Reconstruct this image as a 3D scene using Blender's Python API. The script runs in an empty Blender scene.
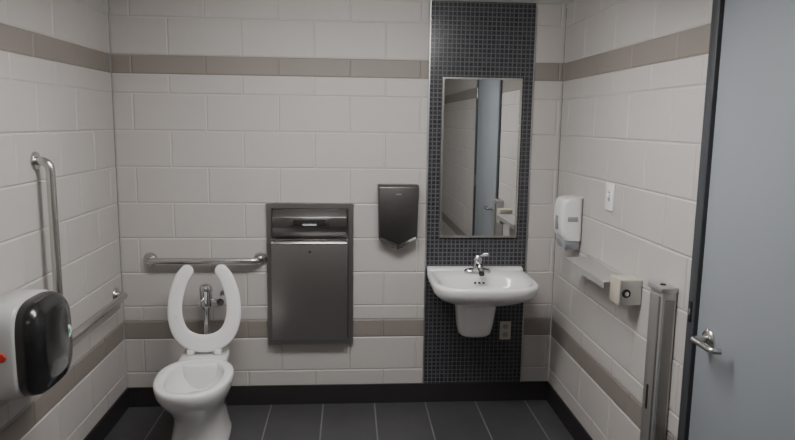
import bpy, bmesh, math, random
from mathutils import Vector, Matrix
random.seed(4)
XL,XR,YF,ZC=-1.326,1.243,-5.0,2.398
C=bpy.context.scene.collection

# ------------------------------------------------------------ materials
def newmat(name):
    m=bpy.data.materials.new(name); m.use_nodes=True
    nt=m.node_tree; return m,nt,nt.nodes["Principled BSDF"]
def N(nt,t,**k):
    n=nt.nodes.new(t)
    for a,b in k.items(): setattr(n,a,b)
    return n
def mat(name,col,rough=.5,metal=0,var=.06,scale=8,bump=0,bscale=200,spec=.5,coat=0,stretch=None):
    m,nt,p=newmat(name)
    tc=N(nt,"ShaderNodeTexCoord"); mp=N(nt,"ShaderNodeMapping")
    nt.links.new(tc.outputs["Object"],mp.inputs[0])
    if stretch: mp.inputs["Scale"].default_value=stretch
    nz=N(nt,"ShaderNodeTexNoise"); nz.inputs["Scale"].default_value=scale; nz.inputs["Detail"].default_value=4
    nt.links.new(mp.outputs[0],nz.inputs["Vector"])
    mx=N(nt,"ShaderNodeMix",data_type='RGBA')
    mx.inputs[6].default_value=(*[c*(1-var) for c in col],1); mx.inputs[7].default_value=(*[min(1,c*(1+var)) for c in col],1)
    nt.links.new(nz.outputs[0],mx.inputs[0]); nt.links.new(mx.outputs[2],p.inputs["Base Color"])
    p.inputs["Roughness"].default_value=rough; p.inputs["Metallic"].default_value=metal
    p.inputs["Specular IOR Level"].default_value=spec; p.inputs["Coat Weight"].default_value=coat
    if bump:
        n2=N(nt,"ShaderNodeTexNoise"); n2.inputs["Scale"].default_value=bscale; n2.inputs["Detail"].default_value=3
        nt.links.new(mp.outputs[0],n2.inputs["Vector"])
        b=N(nt,"ShaderNodeBump"); b.inputs["Strength"].default_value=bump; b.inputs["Distance"].default_value=.002
        nt.links.new(n2.outputs[0],b.inputs["Height"]); nt.links.new(b.outputs[0],p.inputs["Normal"])
    return m
def emis(name,col,s):
    m,nt,p=newmat(name); p.inputs["Base Color"].default_value=(.8,.8,.8,1)
    p.inputs["Emission Color"].default_value=(*col,1); p.inputs["Emission Strength"].default_value=s; return m
def brickmat(name,c1,c2,mort,w,h,msize,off,loc,axes,rough,bump=.5,nscale=6):
    m,nt,p=newmat(name)
    tc=N(nt,"ShaderNodeTexCoord"); sp=N(nt,"ShaderNodeSeparateXYZ"); cb=N(nt,"ShaderNodeCombineXYZ")
    nt.links.new(tc.outputs["Object"],sp.inputs[0])
    for i,a in enumerate(axes):
        ad=N(nt,"ShaderNodeMath",operation='ADD'); ad.inputs[1].default_value=loc[i]
        nt.links.new(sp.outputs[a],ad.inputs[0]); nt.links.new(ad.outputs[0],cb.inputs[i])
    br=N(nt,"ShaderNodeTexBrick"); br.offset=off; br.squash=1
    nt.links.new(cb.outputs[0],br.inputs["Vector"])
    br.inputs["Color1"].default_value=(*c1,1); br.inputs["Color2"].default_value=(*c2,1); br.inputs["Mortar"].default_value=(*mort,1)
    br.inputs["Scale"].default_value=1; br.inputs["Brick Width"].default_value=w; br.inputs["Row Height"].default_value=h
    br.inputs["Mortar Size"].default_value=msize; br.inputs["Mortar Smooth"].default_value=.1
    nz=N(nt,"ShaderNodeTexNoise"); nz.inputs["Scale"].default_value=nscale; nz.inputs["Detail"].default_value=6
    nt.links.new(tc.outputs["Object"],nz.inputs["Vector"])
    mr=N(nt,"ShaderNodeMapRange"); mr.inputs["To Min"].default_value=.8; mr.inputs["To Max"].default_value=1.2
    nt.links.new(nz.outputs[0],mr.inputs[0])
    mx=N(nt,"ShaderNodeMix",data_type='RGBA',blend_type='MULTIPLY'); mx.inputs[0].default_value=1
    nt.links.new(br.outputs["Color"],mx.inputs[6]); nt.links.new(mr.outputs[0],mx.inputs[7])
    nt.links.new(mx.outputs[2],p.inputs["Base Color"]); p.inputs["Roughness"].default_value=rough
    b=N(nt,"ShaderNodeBump",invert=True); b.inputs["Strength"].default_value=bump; b.inputs["Distance"].default_value=.002
    nt.links.new(br.outputs["Fac"],b.inputs["Height"]); nt.links.new(b.outputs[0],p.inputs["Normal"])
    return m
M_wall=mat("painted_block",(.50,.472,.452),.55,0,.05,3,.4,230)
M_band=mat("painted_block_band",(.255,.225,.203),.55,0,.05,3,.4,230)
M_ceil=mat("ceiling_paint",(.72,.72,.71),.8,0,.03,5)
M_floor=brickmat("slate_floor_tile",(.060,.059,.063),(.068,.067,.071),(.19,.19,.195),.63,.3135,.004,0,(.56,-.155+.3135*10),(1,0),.45,.4,9)
M_base=mat("dark_base_tile",(.026,.023,.024),.42,0,.15,12)
M_mos=brickmat("mosaic_tile",(.022,.023,.028),(.040,.041,.047),(.11,.11,.12),.0254,.0254,.0032,0,(-.455,5),(0,2),.25,.6,30)
M_trim=mat("aluminium_trim",(.55,.55,.56),.35,1)
M_steel=mat("brushed_steel",(.44,.425,.415),.32,1,.10,40,.08,60,stretch=(1,1,14))
M_steeld=mat("brushed_steel_dark",(.22,.210,.205),.33,1,.12,40,.08,60,stretch=(1,1,14))
M_dryer=mat("dryer_charcoal_metal",(.15,.145,.142),.36,1,.08,30,.05,80)
M_bar=mat("satin_grab_bar_steel",(.62,.61,.59),.26,1,.05,30)
M_shelf=mat("matte_stainless_shelf",(.55,.54,.53),.48,.75,.05,30)
M_chrome=mat("chrome",(.78,.78,.79),.08,1,.02)
M_mirror=mat("mirror_glass",(.80,.82,.82),.015,1,.005)
M_porc=mat("white_porcelain",(.82,.82,.81),.12,0,.01,5,coat=.4)
M_seat=mat("white_seat_plastic",(.86,.86,.86),.25,0,.01)
M_white=mat("white_plastic",(.72,.72,.71),.35,0,.02)
M_housing=mat("light_grey_plastic",(.50,.50,.49),.35,0,.02)
M_black=mat("black_gloss_plastic",(.012,.012,.013),.22,0,.1,coat=.3)
M_dark=mat("dark_void",(.01,.01,.01),.7)
M_grey=mat("grey_plastic",(.25,.26,.28),.4)
M_red=mat("red_plastic",(.6,.03,.02),.4)
M_green=mat("green_display",(.05,.30,.12),.4)
M_water=mat("toilet_water",(.45,.50,.50),.03,0,.01)
M_door=mat("door_paint_grey_blue",(.28,.303,.325),.5,0,.03,6,.1,300)
M_frame=mat("door_frame_dark_grey",(.05,.054,.060),.45,0,.04)
M_alu=mat("anodised_aluminium",(.55,.55,.54),.38,.8,.04)
M_alud=mat("aluminium_panel_dark",(.28,.27,.26),.45,.5,.06)
M_beige=mat("beige_plate",(.50,.46,.38),.5,0,.03)
M_lamp=emis("lamp_diffuser",(1,.985,.965),28)
M_lamp2=emis("lamp_diffuser_dim",(1,.98,.96),3.5)

# ------------------------------------------------------------ mesh helpers
def finish(bm,name,mats,parent=None,ang=38,smooth=True):
    bmesh.ops.recalc_face_normals(bm,faces=bm.faces[:])
    for f in bm.faces: f.smooth=smooth
    for e in bm.edges:
        if len(e.link_faces)==2 and e.calc_face_angle(0)>math.radians(ang): e.smooth=False
    me=bpy.data.meshes.new(name); bm.to_mesh(me); bm.free()
    for m in (mats if isinstance(mats,(list,tuple)) else [mats]): me.materials.append(m)
    o=bpy.data.objects.new(name,me); C.objects.link(o)
    if parent: o.parent=parent
    return o
def empty(name):
    o=bpy.data.objects.new(name,None); o.empty_display_size=.05; C.objects.link(o); return o
def add_box(bm,a,b,bev=0,seg=2,mi=0):
    a=Vector(a);b=Vector(b); c=(a+b)/2; s=b-a
    r=bmesh.ops.create_cube(bm,size=1,matrix=Matrix.Translation(c)@Matrix.Diagonal((abs(s.x),abs(s.y),abs(s.z),1)))
    vs=r["verts"]; fs=set(f for v in vs for f in v.link_faces)
    for f in fs: f.material_index=mi
    if bev:
        es=list(set(e for v in vs for e in v.link_edges))
        rr=bmesh.ops.bevel(bm,geom=es,offset=bev,segments=seg,profile=.5,affect='EDGES')
        for f in rr["faces"]: f.material_index=mi
def box(name,a,b,m,parent=None,bev=.002,seg=2):
    bm=bmesh.new(); add_box(bm,a,b,bev,seg); return finish(bm,name,m,parent)
def loft(name,rings,m,parent=None,cap0=True,cap1=True,closed=True,ang=38):
    bm=bmesh.new(); rows=[[bm.verts.new(p) for p in r] for r in rings]; n=len(rows[0])
    for i in range(len(rows)-1):
        for j in range(n if closed else n-1):
            k=(j+1)%n
            bm.faces.new((rows[i][j],rows[i][k],rows[i+1][k],rows[i+1][j]))
    if cap0: bm.faces.new(rows[0][::-1])
    if cap1: bm.faces.new(rows[-1])
    return finish(bm,name,m,parent,ang)
def smoothpath(pts,sub=8):
    pts=[Vector(p) for p in pts]; out=[]
    for i in range(len(pts)-1):
        p0=pts[max(0,i-1)];p1=pts[i];p2=pts[i+1];p3=pts[min(len(pts)-1,i+2)]
        for s in range(sub):
            t=s/sub
            out.append(.5*((2*p1)+(p2-p0)*t+(2*p0-5*p1+4*p2-p3)*t*t+(-p0+3*p1-3*p2+p3)*t**3))
    out.append(pts[-1]); return out
def arcpath(pts,rad,seg=8):
    pts=[Vector(p) for p in pts]; out=[pts[0]]
    for i in range(1,len(pts)-1):
        p=pts[i]; d0=(pts[i-1]-p).normalized(); d1=(pts[i+1]-p).normalized()
        a=p+d0*rad; b=p+d1*rad
        for s in range(seg+1):
            t=s/seg; out.append((1-t)**2*a+2*t*(1-t)*p+t*t*b)
    out.append(pts[-1]); return out
def tube(name,path,r,m,parent=None,n=20):
    path=[Vector(p) for p in path]; rings=[]; up=None
    for i,p in enumerate(path):
        t=(path[min(i+1,len(path)-1)]-path[max(i-1,0)]).normalized()
        if up is None:
            up=Vector((0,0,1)) if abs(t.z)<.9 else Vector((0,1,0))
        up=(up-t*up.dot(t)).normalized(); s=t.cross(up)
        rr=r[i] if isinstance(r,(list,tuple)) else r
        rings.append([p+(s*math.cos(a)+up*math.sin(a))*rr for a in [2*math.pi*k/n for k in range(n)]])
    return loft(name,rings,m,parent)
def cyl(name,p0,p1,r,m,parent=None,r2=None,bev=.002,n=28):
    p0=Vector(p0);p1=Vector(p1); r2=r if r2 is None else r2; d=(p1-p0).normalized()
    bev=min(bev,r*.3,(p1-p0).length*.3)
    return tube(name,[p0,p0+d*1e-5,p0+d*bev,p1-d*bev,p1-d*1e-5,p1],[r-bev,r-bev*.9,r,r2,r2-bev*.9,r2-bev],m,parent,n)
def rev(name,prof,origin,axis,m,parent=None,n=32):
    o=Vector(origin);t=Vector(axis).normalized(); up=Vector((0,0,1)) if abs(t.z)<.9 else Vector((0,1,0))
    up=(up-t*up.dot(t)).normalized(); s=t.cross(up)
    return loft(name,[[o+t*d+(s*math.cos(2*math.pi*k/n)+up*math.sin(2*math.pi*k/n))*max(r,1e-4) for k in range(n)] for r,d in prof],m,parent)
def prism(name,outl,axis,a,b,m,parent=None,bev=.003,seg=2):
    bm=bmesh.new()
    def P(u,v,w):
        return {'y':(u,w,v),'x':(w,u,v),'z':(u,v,w)}[axis]
    v0=[bm.verts.new(P(u,v,a)) for u,v in outl]; v1=[bm.verts.new(P(u,v,b)) for u,v in outl]
    n=len(outl); bm.faces.new(v0); bm.faces.new(v1[::-1])
    for i in range(n): bm.faces.new((v0[i],v0[(i+1)%n],v1[(i+1)%n],v1[i]))
    bmesh.ops.recalc_face_normals(bm,faces=bm.faces[:])
    if bev: bmesh.ops.bevel(bm,geom=bm.edges[:],offset=bev,segments=seg,profile=.5,affect='EDGES')
    return finish(bm,name,m,parent)
def superell(cu,cv,a,b,e,n=48):
    out=[]
    for k in range(n):
        t=2*math.pi*k/n; c=math.cos(t); s=math.sin(t)
        out.append((cu+a*math.copysign(abs(c)**(2/e),c),cv+b*math.copysign(abs(s)**(2/e),s)))
    return out

# ------------------------------------------------------------ room shell
ROWS=[(-.09,.113,0,0),(.113,.214,1,0),(.214,.42,0,0),(.42,.53,1,1),(.53,.618,0,0),(.618,.822,1,0),(.822,1.028,0,0),(1.028,1.234,1,0),
      (1.234,1.441,0,0),(1.441,1.648,1,0),(1.648,1.855,0,0),(1.855,1.962,1,0),(1.962,2.066,0,1),(2.066,2.272,1,0),(2.272,2.40,0,0)]
def block_wall(name,base,udir,nrm,segs,phase=0,holes=()):
    base=Vector(base);U=Vector(udir);Nn=Vector(nrm);Z=Vector((0,0,1)); bm=bmesh.new()
    c=.0055; dp=.0042
    def P(u,z,d): return base+U*u+Z*z+Nn*d
    for (z0,z1,off,mi) in ROWS:
        z0=max(z0,0); z1=min(z1,ZC)
        for (s0,s1) in segs:
            ss=[(s0,s1)]
            for (h0,h1,hz) in holes:
                if z0<hz-.02:
                    ss=[x for (a,b) in ss for x in ((a,min(b,h0)),(max(a,h1),b)) if x[1]-x[0]>.01]
            for (a,b) in ss:
                k=math.floor((a-phase)/.406)-1
                while True:
                    u0=phase+k*.406+off*.203; u1=u0+.406; k+=1
                    if u0>=b: break
                    if u1<=a: continue
                    u0c=max(u0,a);u1c=min(u1,b)
                    if u1c-u0c<.004: continue
                    j=random.uniform(-.0010,.0000)
                    o=[bm.verts.new(P(u,z,-dp)) for u,z in ((u0c,z0),(u1c,z0),(u1c,z1),(u0c,z1))]
                    cc=min(c,(u1c-u0c)*.35)
                    mI=[(u0c+cc*.5,z0+c*.5),(u1c-cc*.5,z0+c*.5),(u1c-cc*.5,z1-c*.5),(u0c+cc*.5,z1-c*.5)]
                    iI=[(u0c+cc*1.3,z0+c*1.3),(u1c-cc*1.3,z0+c*1.3),(u1c-cc*1.3,z1-c*1.3),(u0c+cc*1.3,z1-c*1.3)]
                    q=[bm.verts.new(P(u,z,-dp*.78)) for u,z in mI]
                    i=[bm.verts.new(P(u,z,j)) for u,z in iI]
                    for A,B in ((o,q),(q,i)):
                        for e in range(4):
                            f=bm.faces.new((A[e],A[(e+1)%4],B[(e+1)%4],B[e])); f.material_index=mi
                    f=bm.faces.new(i); f.material_index=mi
                    f=bm.faces.new(o[::-1]); f.material_index=mi
    for (s0,s1) in segs:
        parts=[(s0,s1,0)]
        for (h0,h1,hz) in holes: parts=[(s0,h0,0),(h1,s1,0),(h0,h1,hz)]
        for a,b,z in parts:
            if b-a<.01: continue
            p=P(a,z,-.0044);q=P(b,ZC,-.12)
            add_box(bm,(min(p.x,q.x),min(p.y,q.y),p.z),(max(p.x,q.x),max(p.y,q.y),q.z))
    bmesh.ops.recalc_face_normals(bm,faces=bm.faces[:])
    me=bpy.data.meshes.new(name); bm.to_mesh(me); bm.free()
    me.materials.append(M_wall); me.materials.append(M_band)
    o=bpy.data.objects.new(name,me); C.objects.link(o); return o
DY0,DY1,DZ=-2.66,-1.60,2.19
block_wall("wall_back",(0,0,0),(1,0,0),(0,-1,0),[(XL,.455),(1.066,XR)],0)
box("wall_back_tile_backing",(.455,.004,0),(1.066,.12,ZC),M_wall,None,0)
block_wall("wall_left",(XL,0,0),(0,1,0),(1,0,0),[(YF,0)],-.10)
block_wall("wall_right",(XR,0,0),(0,1,0),(-1,0,0),[(YF,0)],-.13,holes=[(DY0,DY1,DZ)])
block_wall("wall_front",(0,YF,0),(1,0,0),(0,1,0),[(XL,XR)],0)
box("floor",(XL-.12,YF-.12,-.1),(XR+.12,.12,0),M_floor,None,0)
box("ceiling",(XL-.12,YF-.12,ZC),(XR+.12,.12,ZC+.1),M_ceil,None,0)
def baseboard(name,a,b): return box(name,a,b,M_base,None,.0015,1)
baseboard("baseboard_back",(XL,-.010,0),(XR,0,.122))
baseboard("baseboard_left",(XL,YF,0),(XL+.010,-.010,.122))
baseboard("baseboard_right",(XR-.010,DY1,0),(XR,-.010,.122))
baseboard("baseboard_right.001",(XR-.010,YF,0),(XR,DY0,.122))
baseboard("baseboard_front",(XL+.01,YF,0),(XR-.01,YF+.01,.122))
box("wall_back_mosaic_strip",(.459,-.006,.122),(1.062,.004,ZC),M_mos,None,0)
box("trim_1",(.452,-.009,.122),(.459,.0,ZC),M_trim,None,.0005,1)
box("trim_2",(1.062,-.009,.122),(1.069,.0,ZC),M_trim,None,.0005,1)

# ------------------------------------------------------------ door
d=empty("door_1")
box("frame_latch_jamb",(XR-.012,DY1-.05,0),(XR+.12,DY1,DZ),M_frame,d,.003)
box("frame_hinge_jamb",(XR-.012,DY0,0),(XR+.12,DY0+.05,DZ),M_frame,d,.003)
box("frame_head",(XR-.012,DY0+.05,DZ-.05),(XR+.12,DY1-.05,DZ),M_frame,d,.003)
box("door_stop",(XR+.055,DY0+.05,0),(XR+.12,DY1-.05,DZ-.05),M_frame,d,0)
box("leaf",(XR+.002,DY0+.053,.008),(XR+.047,DY1-.053,DZ-.053),M_door,d,.002)
box("strike_plate",(XR-.016,DY1-.032,1.01),(XR-.010,DY1-.014,1.085),M_black,d,.001)
box("strike_plate_latch",(XR-.018,DY1-.027,1.035),(XR-.014,DY1-.018,1.06),M_chrome,d,.001)
ly=-1.735; lz=.985
rev("lever_rosette",[(0,0),(.033,0),(.033,.006),(.028,.012),(.014,.016),(0,.016)],(XR+.002,ly,lz),(-1,0,0),M_bar,d)
tube("lever_handle",arcpath([(XR-.01,ly,lz),(XR-.062,ly,lz),(XR-.062,ly-.125,lz),(XR-.035,ly-.135,lz)],.018),.0105,M_bar,d)
for i,z in enumerate((.25,1.1,1.95)):
    cyl(f"hinge_{i+1}",(XR-.006,DY0+.05,z),(XR-.006,DY0+.05,z+.11),.007,M_bar,d)

# ------------------------------------------------------------ ceiling lights (surface wraparound)
def wrap_light(name,cx,cy,w,l,mt):
    e=empty(name); z=ZC
    box("mounting_pan",(cx-w/2-.02,cy-l/2-.01,z-.022),(cx+w/2+.02,cy+l/2+.01,z),M_white,e,.002)
    prism("diffuser",[(cy-l/2,z-.022),(cy+l/2,z-.022),(cy+l/2-.03,z-.085),(cy+l/2-.07,z-.10),(cy-l/2+.07,z-.10),(cy-l/2+.03,z-.085)],'x',cx-w/2,cx+w/2,mt,e,.004)
    box("end_cap_1",(cx-w/2-.02,cy-l/2,z-.10),(cx-w/2,cy+l/2,z-.022),M_white,e,.004)
    box("end_cap_2",(cx+w/2,cy-l/2,z-.10),(cx+w/2+.02,cy+l/2,z-.022),M_white,e,.004)
wrap_light("ceiling_light",.0,-1.50,1.25,.36,M_lamp)
wrap_light("ceiling_light",.0,-3.9,1.25,.36,M_lamp2)

# ------------------------------------------------------------ grab bars
def flange(nm,p,ax,par): rev(nm,[(0,0),(.040,0),(.040,.004),(.036,.010),(.021,.013),(0,.013)],p,ax,M_bar,par)
g=empty("grab_bar")
z=.905
tube("bar",arcpath([(-1.155,-.002,z),(-1.155,-.062,z),(-.525,-.062,z),(-.525,-.002,z)],.045),.019,M_bar,g)
flange("flange_1",(-1.155,-.0005,z),(0,-1,0),g); flange("flange_2",(-.525,-.0005,z),(0,-1,0),g)
g=empty("grab_bar")
bx=XL+.062; vy=-.965
tube("vertical_bar",arcpath([(XL+.003,vy,1.53),(bx,vy,1.53),(bx,vy,.72)],.045),.019,M_bar,g)
tube("horizontal_bar",arcpath([(XL+.003,-.12,.725),(bx,-.12,.725),(bx,-1.09,.725),(XL+.003,-1.09,.725)],.045),.019,M_bar,g)
flange("flange_1",(XL+.001,vy,1.53),(1,0,0),g); flange("flange_2",(XL+.001,-.12,.725),(1,0,0),g); flange("flange_3",(XL+.001,-1.09,.725),(1,0,0),g)

# ------------------------------------------------------------ jumbo toilet paper dispenser
e=empty("toilet_paper_dispenser")
cy,cz=-1.325,.858
def xr(x,a,b,ex=4.2,dy=0): return [(x,u,v) for u,v in superell(cy+dy,cz,a,b,ex,64)]
loft("rear_housing",[xr(XL+.001,.168,.176,5),xr(XL+.01,.176,.184,5),xr(XL+.120,.174,.184,4.5),xr(XL+.130,.168,.179,4.2),xr(XL+.133,.14,.15)],M_housing,e,ang=60)
loft("black_cover",[xr(XL+.125,.164,.181,3.8),xr(XL+.155,.166,.183,3.7),xr(XL+.182,.160,.177,3.6),xr(XL+.202,.142,.157,3.4),xr(XL+.213,.10,.12,3),xr(XL+.216,.05,.06,2.4)],M_black,e,ang=60)
rev("indicator_dial",[(0,0),(.028,0),(.026,.008),(0,.008)],(XL+.206,cy+.085,cz+.015),(1,0,0),M_white,e)
box("green_display",(XL+.2135,cy+.075,cz+.006),(XL+.216,cy+.094,cz+.024),M_green,e,.0005)
for k in range(3):
    box(f"label_mark_{k+1}",(XL+.204,cy+.070,cz-.048-k*.020),(XL+.2115,cy+.088,cz-.037-k*.020),M_white,e,.0005)
rev("key_lock",[(0,0),(.018,0),(.016,.010),(0,.010)],(XL+.085,cy-.172,cz+.0),(0,-1,0),M_red,e)
box("tear_slot",(XL+.04,cy-.06,cz-.190),(XL+.10,cy+.06,cz-.178),M_dark,e,.002)

# ------------------------------------------------------------ toilet
t=empty("toilet"); tx=-.808
pv=Vector((tx,-.262,0)); rz=math.radians(2.8); ca_,sa_=math.cos(rz),math.sin(rz)
def TR(x,y,z):
    dx,dy=x-pv.x,y-pv.y; return (pv.x+dx*ca_-dy*sa_,pv.y+dx*sa_+dy*ca_,z)
def egg(z,a,yc,lf,lb,ex=2.25,n=56):
    out=[]
    for k in range(n):
        th=2*math.pi*k/n; c=math.cos(th); s=math.sin(th)
        X=math.copysign(abs(c)**(2/ex),c)*a; Yy=math.copysign(abs(s)**(2/ex),s)*(lb if s>0 else lf)
        out.append(TR(tx+X,yc+Yy,z))
    return out
R=[egg(0,.150,-.42,.27,.28,2.6),egg(.02,.152,-.42,.272,.28,2.6),egg(.035,.146,-.42,.26,.275,2.5),egg(.10,.134,-.42,.24,.26,2.4),egg(.17,.126,-.43,.232,.26,2.3),
   egg(.22,.131,-.45,.245,.26),egg(.275,.152,-.48,.268,.25),egg(.32,.175,-.515,.283,.24),egg(.36,.188,-.54,.291,.23),egg(.39,.192,-.545,.295,.23),
   egg(.408,.193,-.545,.296,.23),egg(.416,.189,-.545,.292,.226),egg(.419,.180,-.545,.282,.218),
   egg(.417,.150,-.55,.246,.185),egg(.411,.143,-.55,.238,.178),egg(.39,.142,-.55,.236,.176),egg(.34,.132,-.545,.220,.165),egg(.28,.095,-.54,.16,.12),egg(.235,.065,-.53,.11,.08),egg(.215,.03,-.52,.05,.04)]
loft("bowl",R,M_porc,t,ang=70)
loft("water",[egg(.272,.088,-.54,.148,.112),egg(.273,.087,-.54,.146,.111)],M_water,t)
def rr(z,x0,y0,y1,ex=5): return [TR(u,v,z) for u,v in superell(tx,(y0+y1)/2,x0,abs(y1-y0)/2,ex,48)]
loft("rear_deck",[rr(.10,.09,-.14,-.40,3),rr(.22,.10,-.12,-.42,3.2),rr(.32,.115,-.10,-.42,3.4),rr(.37,.128,-.095,-.42,3.6),rr(.406,.130,-.095,-.42,3.6),rr(.414,.124,-.10,-.415,3.6)],M_porc,t,ang=60)
half=[(0.0,.046,.050),(.075,.062,.049),(.128,.108,.045),(.155,.180,.041),(.159,.255,.039),(.147,.335,.039),(.121,.410,.038),(.094,.450,.036)]
full=[(-x,v,h) for x,v,h in half[::-1]]+half[1:]
sp=smoothpath(full,8); hy,hz=-.262,.432; lean=math.radians(7)
rings=[]; n=len(sp)
def S(x,v,w):
    return Vector(TR(tx+x+.004,hy+v*math.sin(lean)-w*math.cos(lean),hz+v*math.cos(lean)+w*math.sin(lean)))
def seatring(c,tn,hw,th):
    nrm=Vector((-tn.y,tn.x)); out=[]
    for k in range(20):
        a=2*math.pi*k/20; ca,sa=math.cos(a),math.sin(a)
        q=math.copysign(abs(ca)**.7,ca)*hw; w=math.copysign(abs(sa)**.7,sa)*th
        out.append(S(c.x+nrm.x*q,c.y+nrm.y*q,w))
    return out
for i,p in enumerate(sp):
    a=sp[max(0,i-1)];b=sp[min(n-1,i+1)]; tn=Vector((b.x-a.x,b.y-a.y)).normalized(); c=Vector((p.x,p.y))
    if i==0:
        for s,f in ((1,.15),(.92,.45),(.7,.75),(.4,.93)): rings.append(seatring(c-tn*p.z*s,tn,p.z*f,.011*max(f,.6)))
    rings.append(seatring(c,tn,p.z,.011))
    if i==n-1:
        for s,f in ((.4,.93),(.7,.75),(.92,.45),(1,.15)): rings.append(seatring(c+tn*p.z*s,tn,p.z*f,.011*max(f,.6)))
loft("raised_seat",rings,M_seat,t,ang=70)
for i,sx in enumerate((-.075,.075)):
    box(f"seat_hinge_{i+1}",(tx+sx-.020,-.272,.414),(tx+sx+.020,-.228,.446),M_seat,t,.008,3)
for i,(sx,v) in enumerate(((-.155,.2),(.155,.2),(-.12,.41),(.12,.41))):
    c=S(sx,v,.0105); ax=S(0,0,1)-S(0,0,0); rev(f"seat_bumper_{i+1}",[(0,0),(.008,0),(.007,.005),(0,.005)],c,ax,M_seat,t)
fx=tx-.008
cyl("flush_tube",(fx,-.135,.41),(fx,-.135,.66),.017,M_chrome,t)
rev("spud_nut",[(0,0),(.030,0),(.030,.02),(.02,.03),(0,.03)],(fx,-.135,.414),(0,0,1),M_chrome,t)
rev("valve_body",[(0,0),(.02,0),(.026,.02),(.036,.03),(.036,.105),(.039,.11),(.039,.13),(.032,.145),(.015,.153),(0,.155)],(fx,-.135,.635),(0,0,1),M_chrome,t)
tube("supply_pipe",[(fx,-.135,.69),(fx+.085,-.135,.69)],.014,M_chrome,t)
cyl("control_stop",(fx+.085,-.165,.69),(fx+.085,-.10,.69),.022,M_chrome,t)
cyl("stop_pipe",(fx+.085,-.10,.69),(fx+.085,-.002,.69),.014,M_chrome,t)
rev("wall_escutcheon",[(0,0),(.035,0),(.033,.008),(.016,.012),(0,.012)],(fx+.085,-.0005,.69),(0,-1,0),M_chrome,t)
cyl("flush_handle",(fx-.03,-.15,.695),(fx-.02,-.215,.690),.008,M_chrome,t)

# ------------------------------------------------------------ towel dispenser / waste bin
w=empty("paper_towel_dispenser_and_waste_bin")
x0,x1,z0,z1=-.485,.022,.385,1.238
def ringbox(name,x0,x1,z0,z1,t,y0,y1,m,par):
    bm=bmesh.new()
    add_box(bm,(x0,y1,z0),(x0+t,y0,z1),.0015,1); add_box(bm,(x1-t,y1,z0),(x1,y0,z1),.0015,1)
    add_box(bm,(x0+t,y1,z0),(x1-t,y0,z0+t),.0015,1); add_box(bm,(x0+t,y1,z1-t),(x1-t,y0,z1),.0015,1)
    return finish(bm,name,m,par)
ringbox("flange",x0,x1,z0,z1,.03,-.001,-.022,M_steel,w)
box("back_pan",(x0+.02,-.006,z0+.02),(x1-.02,-.002,z1-.02),M_steeld,w,0)
bx0,bx1=x0+.04,x1-.04
prism("towel_cabinet",[(-.006,z1-.035),(-.040,z1-.035),(-.075,z1-.075),(-.075,z1-.135),(-.055,z1-.185),(-.006,z1-.185)],'x',bx0,bx1,M_steeld,w,.002)
box("towel_slot_surround",(-.345,-.079,z1-.128),(-.118,-.073,z1-.078),M_steeld,w,.002)
box("towel_slot",(-.325,-.081,z1-.120),(-.138,-.078,z1-.088),M_dark,w,.001)
box("paper_towel_tip",(-.27,-.084,z1-.122),(-.19,-.080,z1-.112),M_housing,w,.001)
prism("waste_bin",[(-.006,z0+.035),(-.075,z0+.035),(-.085,z0+.05),(-.085,z1-.225),(-.070,z1-.205),(-.006,z1-.205)],'x',bx0-.005,bx1+.005,M_steel,w,.003)
ringbox("bin_lip",bx0-.008,bx1+.008,z1-.232,z1-.200,.006,-.05,-.090,M_bar,w)
rev("bin_lock",[(0,0),(.009,0),(.008,.003),(0,.003)],(-.23,-.085,z1-.275),(0,-1,0),M_steeld,w)

# ------------------------------------------------------------ hand dryer
h=empty("hand_dryer")
def ring_y(y,pts): return [(u,y,v) for u,v in pts]
def hd(s,drop=0): 
    c=.280
    return [(c-.118*s,1.355-drop),(c+.118*s,1.355-drop),(c+.113*s,1.040+drop*.5),(c,.975+drop),(c-.113*s,1.040+drop*.5)]
bm=bmesh.new()
A=[bm.verts.new(p) for p in ring_y(-.001,hd(1))]; B=[bm.verts.new(p) for p in ring_y(-.085,hd(1))]
top=[(.280-.112,1.345),(.280+.112,1.345)]; mid=[(.280+.106,1.060),(.280,1.012),(.280-.106,1.060)]
F=[bm.verts.new((u,-.108,v)) for u,v in top+mid]
for i in range(5):
    j=(i+1)%5; bm.faces.new((A[i],A[j],B[j],B[i])); f=bm.faces.new((B[i],B[j],F[j],F[i])); f.material_index=1 if i in(2,3) else 0
bm.faces.new(F); bm.faces.new(A[::-1])
bmesh.ops.recalc_face_normals(bm,faces=bm.faces[:])
bmesh.ops.bevel(bm,geom=bm.edges[:],offset=.004,segments=2,profile=.5,affect='EDGES')
finish(bm,"dryer_shell",[M_dryer,M_bar],h)
box("badge",(.265,-.1095,1.30),(.295,-.1075,1.307),M_grey,h,.0005)
box("air_outlet",(.25,-.075,.985),(.31,-.035,.998),M_dark,h,.001)

# ------------------------------------------------------------ mirror
m=empty("wall_mirror")
mx0,mx1,mz0,mz1=.530,.998,1.036,1.974
ringbox("frame",mx0,mx1,mz0,mz1,.012,-.007,-.026,M_bar,m)
box("glass",(mx0+.010,-.020,mz0+.010),(mx1-.010,-.008,mz1-.010),M_mirror,m,0)

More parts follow.
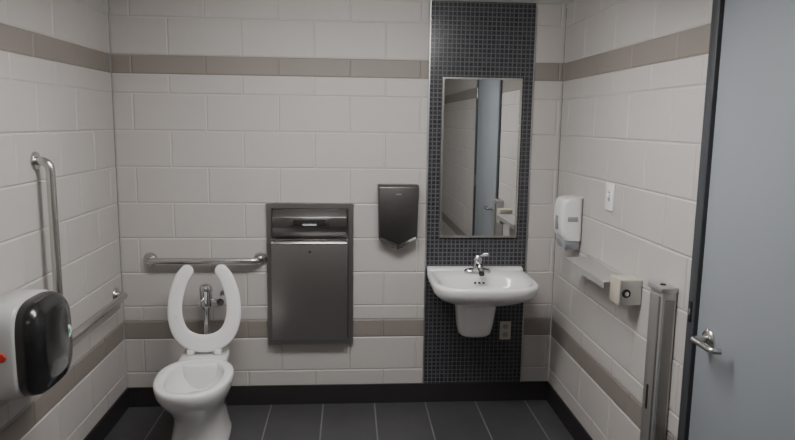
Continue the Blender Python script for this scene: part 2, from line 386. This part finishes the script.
# ------------------------------------------------------------ sink
s=empty("wall_mounted_sink"); sx=.750
def sk(z,a,y0,y1,ex=3.2,n=64,back=9):
    yc=(y0+y1)/2; L=(y0-y1)/2; out=[]
    for k in range(n):
        th=2*math.pi*k/n; c=math.cos(th); sn=math.sin(th); e_=back if sn>0 else ex
        out.append((sx+a*math.copysign(abs(c)**(2/e_),c),yc+L*math.copysign(abs(sn)**(2/e_),sn),z))
    return out
Y0=-.007
R=[sk(.700,.15,Y0,-.33,3),sk(.712,.19,Y0,-.38,3),sk(.735,.240,Y0,-.430,3.2),sk(.757,.267,Y0,-.468,3.5),sk(.774,.279,Y0,-.490,3.6),sk(.788,.287,Y0,-.504,3.7),sk(.825,.294,Y0,-.515,3.7),
   sk(.838,.293,Y0,-.513,3.7),sk(.845,.284,Y0,-.504,3.7),sk(.844,.269,-.02,-.488,3.7),sk(.838,.252,-.150,-.472,3.2,back=3.6),sk(.822,.242,-.158,-.463,3.0,back=3.2),
   sk(.78,.226,-.165,-.448,2.8,back=2.8),sk(.738,.19,-.18,-.415,2.5,back=2.5),sk(.716,.12,-.21,-.37,2.2,back=2.2),sk(.711,.03,-.26,-.32,2,back=2)]
loft("basin",R,M_porc,s,ang=75)
prism("back_ledge",[(Y0,.83),(-.060,.83),(-.060,.846),(-.045,.858),(Y0,.862)],'x',sx-.288,sx+.288,M_porc,s,.005,3)
rev("drain",[(0,0),(.024,0),(.022,.003),(.01,.004),(0,.003)],(sx,-.29,.712),(0,0,1),M_chrome,s)
for i,dx in enumerate((-.025,0,.025)):
    box(f"overflow_{i+1}",(sx+dx-.006,-.188,.795),(sx+dx+.006,-.170,.802),M_dark,s,.001)
def sh(z,a,y1,ex=3.0): return [(sx-.012+u,v,z) for u,v in superell(0,(y1+Y0)/2,a,(Y0-y1)/2,ex,40)]
loft("trap_shroud",[sh(.470,.060,-.17),sh(.476,.085,-.195),sh(.492,.098,-.21),sh(.54,.106,-.225),sh(.64,.116,-.25),sh(.73,.122,-.28)],M_porc,s,ang=60)
fy=-.105
loft("faucet_base",[[(sx+u,fy+v,z) for u,v in superell(0,0,a,b,3,40)] for z,a,b in ((.842,.078,.030),(.852,.079,.031),(.862,.072,.027),(.867,.05,.020))],M_chrome,s)
cyl("faucet_body",(sx,fy,.860),(sx,fy-.004,.918),.029,M_chrome,s,.025,.004)
tube("faucet_spout",smoothpath([(sx,fy,.885),(sx,fy-.05,.895),(sx,fy-.10,.886),(sx,fy-.130,.868)],5),.017,M_chrome,s)
cyl("faucet_aerator",(sx,fy-.126,.874),(sx,fy-.138,.858),.015,M_dark,s)
rev("faucet_cap",[(0,0),(.027,0),(.027,.014),(.018,.030),(0,.036)],(sx,fy-.003,.916),(0,0,1),M_chrome,s)
tube("faucet_lever",smoothpath([(sx,fy+.01,.934),(sx+.01,fy-.01,.948),(sx+.03,fy-.045,.958),(sx+.05,fy-.07,.964)],5),.009,M_chrome,s)

# ------------------------------------------------------------ outlet under sink
o=empty("power_outlet")
box("plate",(.921,-.011,.398),(.990,-.0065,.513),M_beige,o,.002)
for i,zz in enumerate((.43,.481)):
    box(f"receptacle_{i+1}",(.940,-.013,zz-.014),(.971,-.0105,zz+.014),M_grey,o,.003)
# ------------------------------------------------------------ light switch
o=empty("light_switch")
box("plate",(XR-.009,-.852,1.308),(XR-.0005,-.758,1.440),M_seat,o,.002)
box("toggle_recess",(XR-.0095,-.818,1.352),(XR-.0085,-.792,1.398),M_grey,o,.0003)
box("toggle",(XR-.020,-.812,1.368),(XR-.007,-.798,1.392),M_seat,o,.002)
# ------------------------------------------------------------ soap dispenser
o=empty("soap_dispenser")
sy0,sy1=-.460,-.305; SX=XR-.0005
def so(z,dep,y0=sy0,y1=sy1,ex=5): return [(u,v,z) for u,v in superell(SX-dep/2,(y0+y1)/2,dep/2,(y1-y0)/2,ex,40)]
loft("housing",[so(1.095,.085),so(1.10,.10),so(1.13,.114),so(1.20,.122),so(1.27,.120),so(1.305,.112),so(1.320,.099),so(1.325,.07)],M_white,o,ang=60)
loft("push_bar",[so(1.048,.060,sy0+.012,sy1-.012),so(1.053,.095,sy0+.01,sy1-.01),so(1.093,.106,sy0+.006,sy1-.006),so(1.102,.098,sy0+.01,sy1-.01)],M_grey,o,ang=60)
cyl("nozzle",(XR-.06,(sy0+sy1)/2,1.030),(XR-.06,(sy0+sy1)/2,1.053),.012,M_white,o)
box("level_window",(XR-.124,-.41,1.15),(XR-.119,-.37,1.225),M_grey,o,.002)
box("logo_panel",(XR-.085,sy0-.002,1.20),(XR-.03,sy0+.003,1.225),M_grey,o,.001)
# ------------------------------------------------------------ steel shelf
o=empty("steel_wall_shelf")
bm=bmesh.new(); add_box(bm,(XR-.128,-1.092,1.024),(XR-.002,-.56,1.030),.001,1); add_box(bm,(XR-.128,-1.092,1.000),(XR-.124,-.56,1.026)); add_box(bm,(XR-.005,-1.092,1.028),(XR-.0005,-.56,1.045)); add_box(bm,(XR-.128,-.564,1.000),(XR-.002,-.56,1.026))
finish(bm,"tray",M_shelf,o)
prism("bracket_1",[(XR-.10,1.024),(XR-.002,1.024),(XR-.002,.98)],'y',-.62,-.615,M_shelf,o,0)
prism("bracket_2",[(XR-.10,1.024),(XR-.002,1.024),(XR-.002,.98)],'y',-1.04,-1.035,M_shelf,o,0)
# ------------------------------------------------------------ push button box
o=empty("door_push_button_box")
box("housing",(XR-.098,-1.20,.950),(XR-.0005,-1.096,1.062),M_beige,o,.002)
box("face_plate",(XR-.096,-1.204,.953),(XR-.003,-1.198,1.059),M_alu,o,.001)
rev("button_ring",[(0,0),(.019,0),(.018,.005),(0,.005)],(XR-.070,-1.204,1.004),(0,-1,0),M_dark,o)
rev("button",[(0,0),(.010,0),(.009,.005),(0,.006)],(XR-.070,-1.208,1.004),(0,-1,0),M_chrome,o)
# ------------------------------------------------------------ door actuator column
o=empty("door_actuator_column")
box("channel",(XR-.058,-1.50,.17),(XR-.0005,-1.395,1.088),M_alu,o,.004)
box("push_face",(XR-.066,-1.485,.19),(XR-.056,-1.410,1.068),M_alud,o,.003)
box("side_panel",(XR-.050,-1.503,.19),(XR-.010,-1.499,1.055),M_alud,o,.001)
box("top_cap",(XR-.068,-1.506,1.085),(XR-.0005,-1.390,1.104),M_alu,o,.004)
rev("cap_screw",[(0,0),(.012,0),(.010,.004),(0,.004)],(XR-.035,-1.45,1.104),(0,0,1),M_dark,o)
box("slot",(XR-.068,-1.455,.60),(XR-.0655,-1.44,.70),M_dark,o,.001)
# ------------------------------------------------------------ world + camera
wd=bpy.data.worlds.new("world"); bpy.context.scene.world=wd; wd.use_nodes=True
wd.node_tree.nodes["Background"].inputs[0].default_value=(.5,.5,.5,1); wd.node_tree.nodes["Background"].inputs[1].default_value=.3
f=656.0
Y=Vector((-47.5,98,-f)).normalized(); Dn=Vector((-60,-4420,-f)).normalized(); Z=-Dn; Z=(Z-Y*Z.dot(Y)).normalized(); X=Y.cross(Z)
Rm=Matrix((X,Y,Z))
cam=bpy.data.cameras.new("camera"); co=bpy.data.objects.new("camera",cam); C.objects.link(co)
cam.sensor_width=36; cam.lens=f/795*36; cam.clip_start=.01
co.matrix_world=Matrix.Translation((0,-3.84,1.71))@Rm.to_4x4()
bpy.context.scene.camera=co
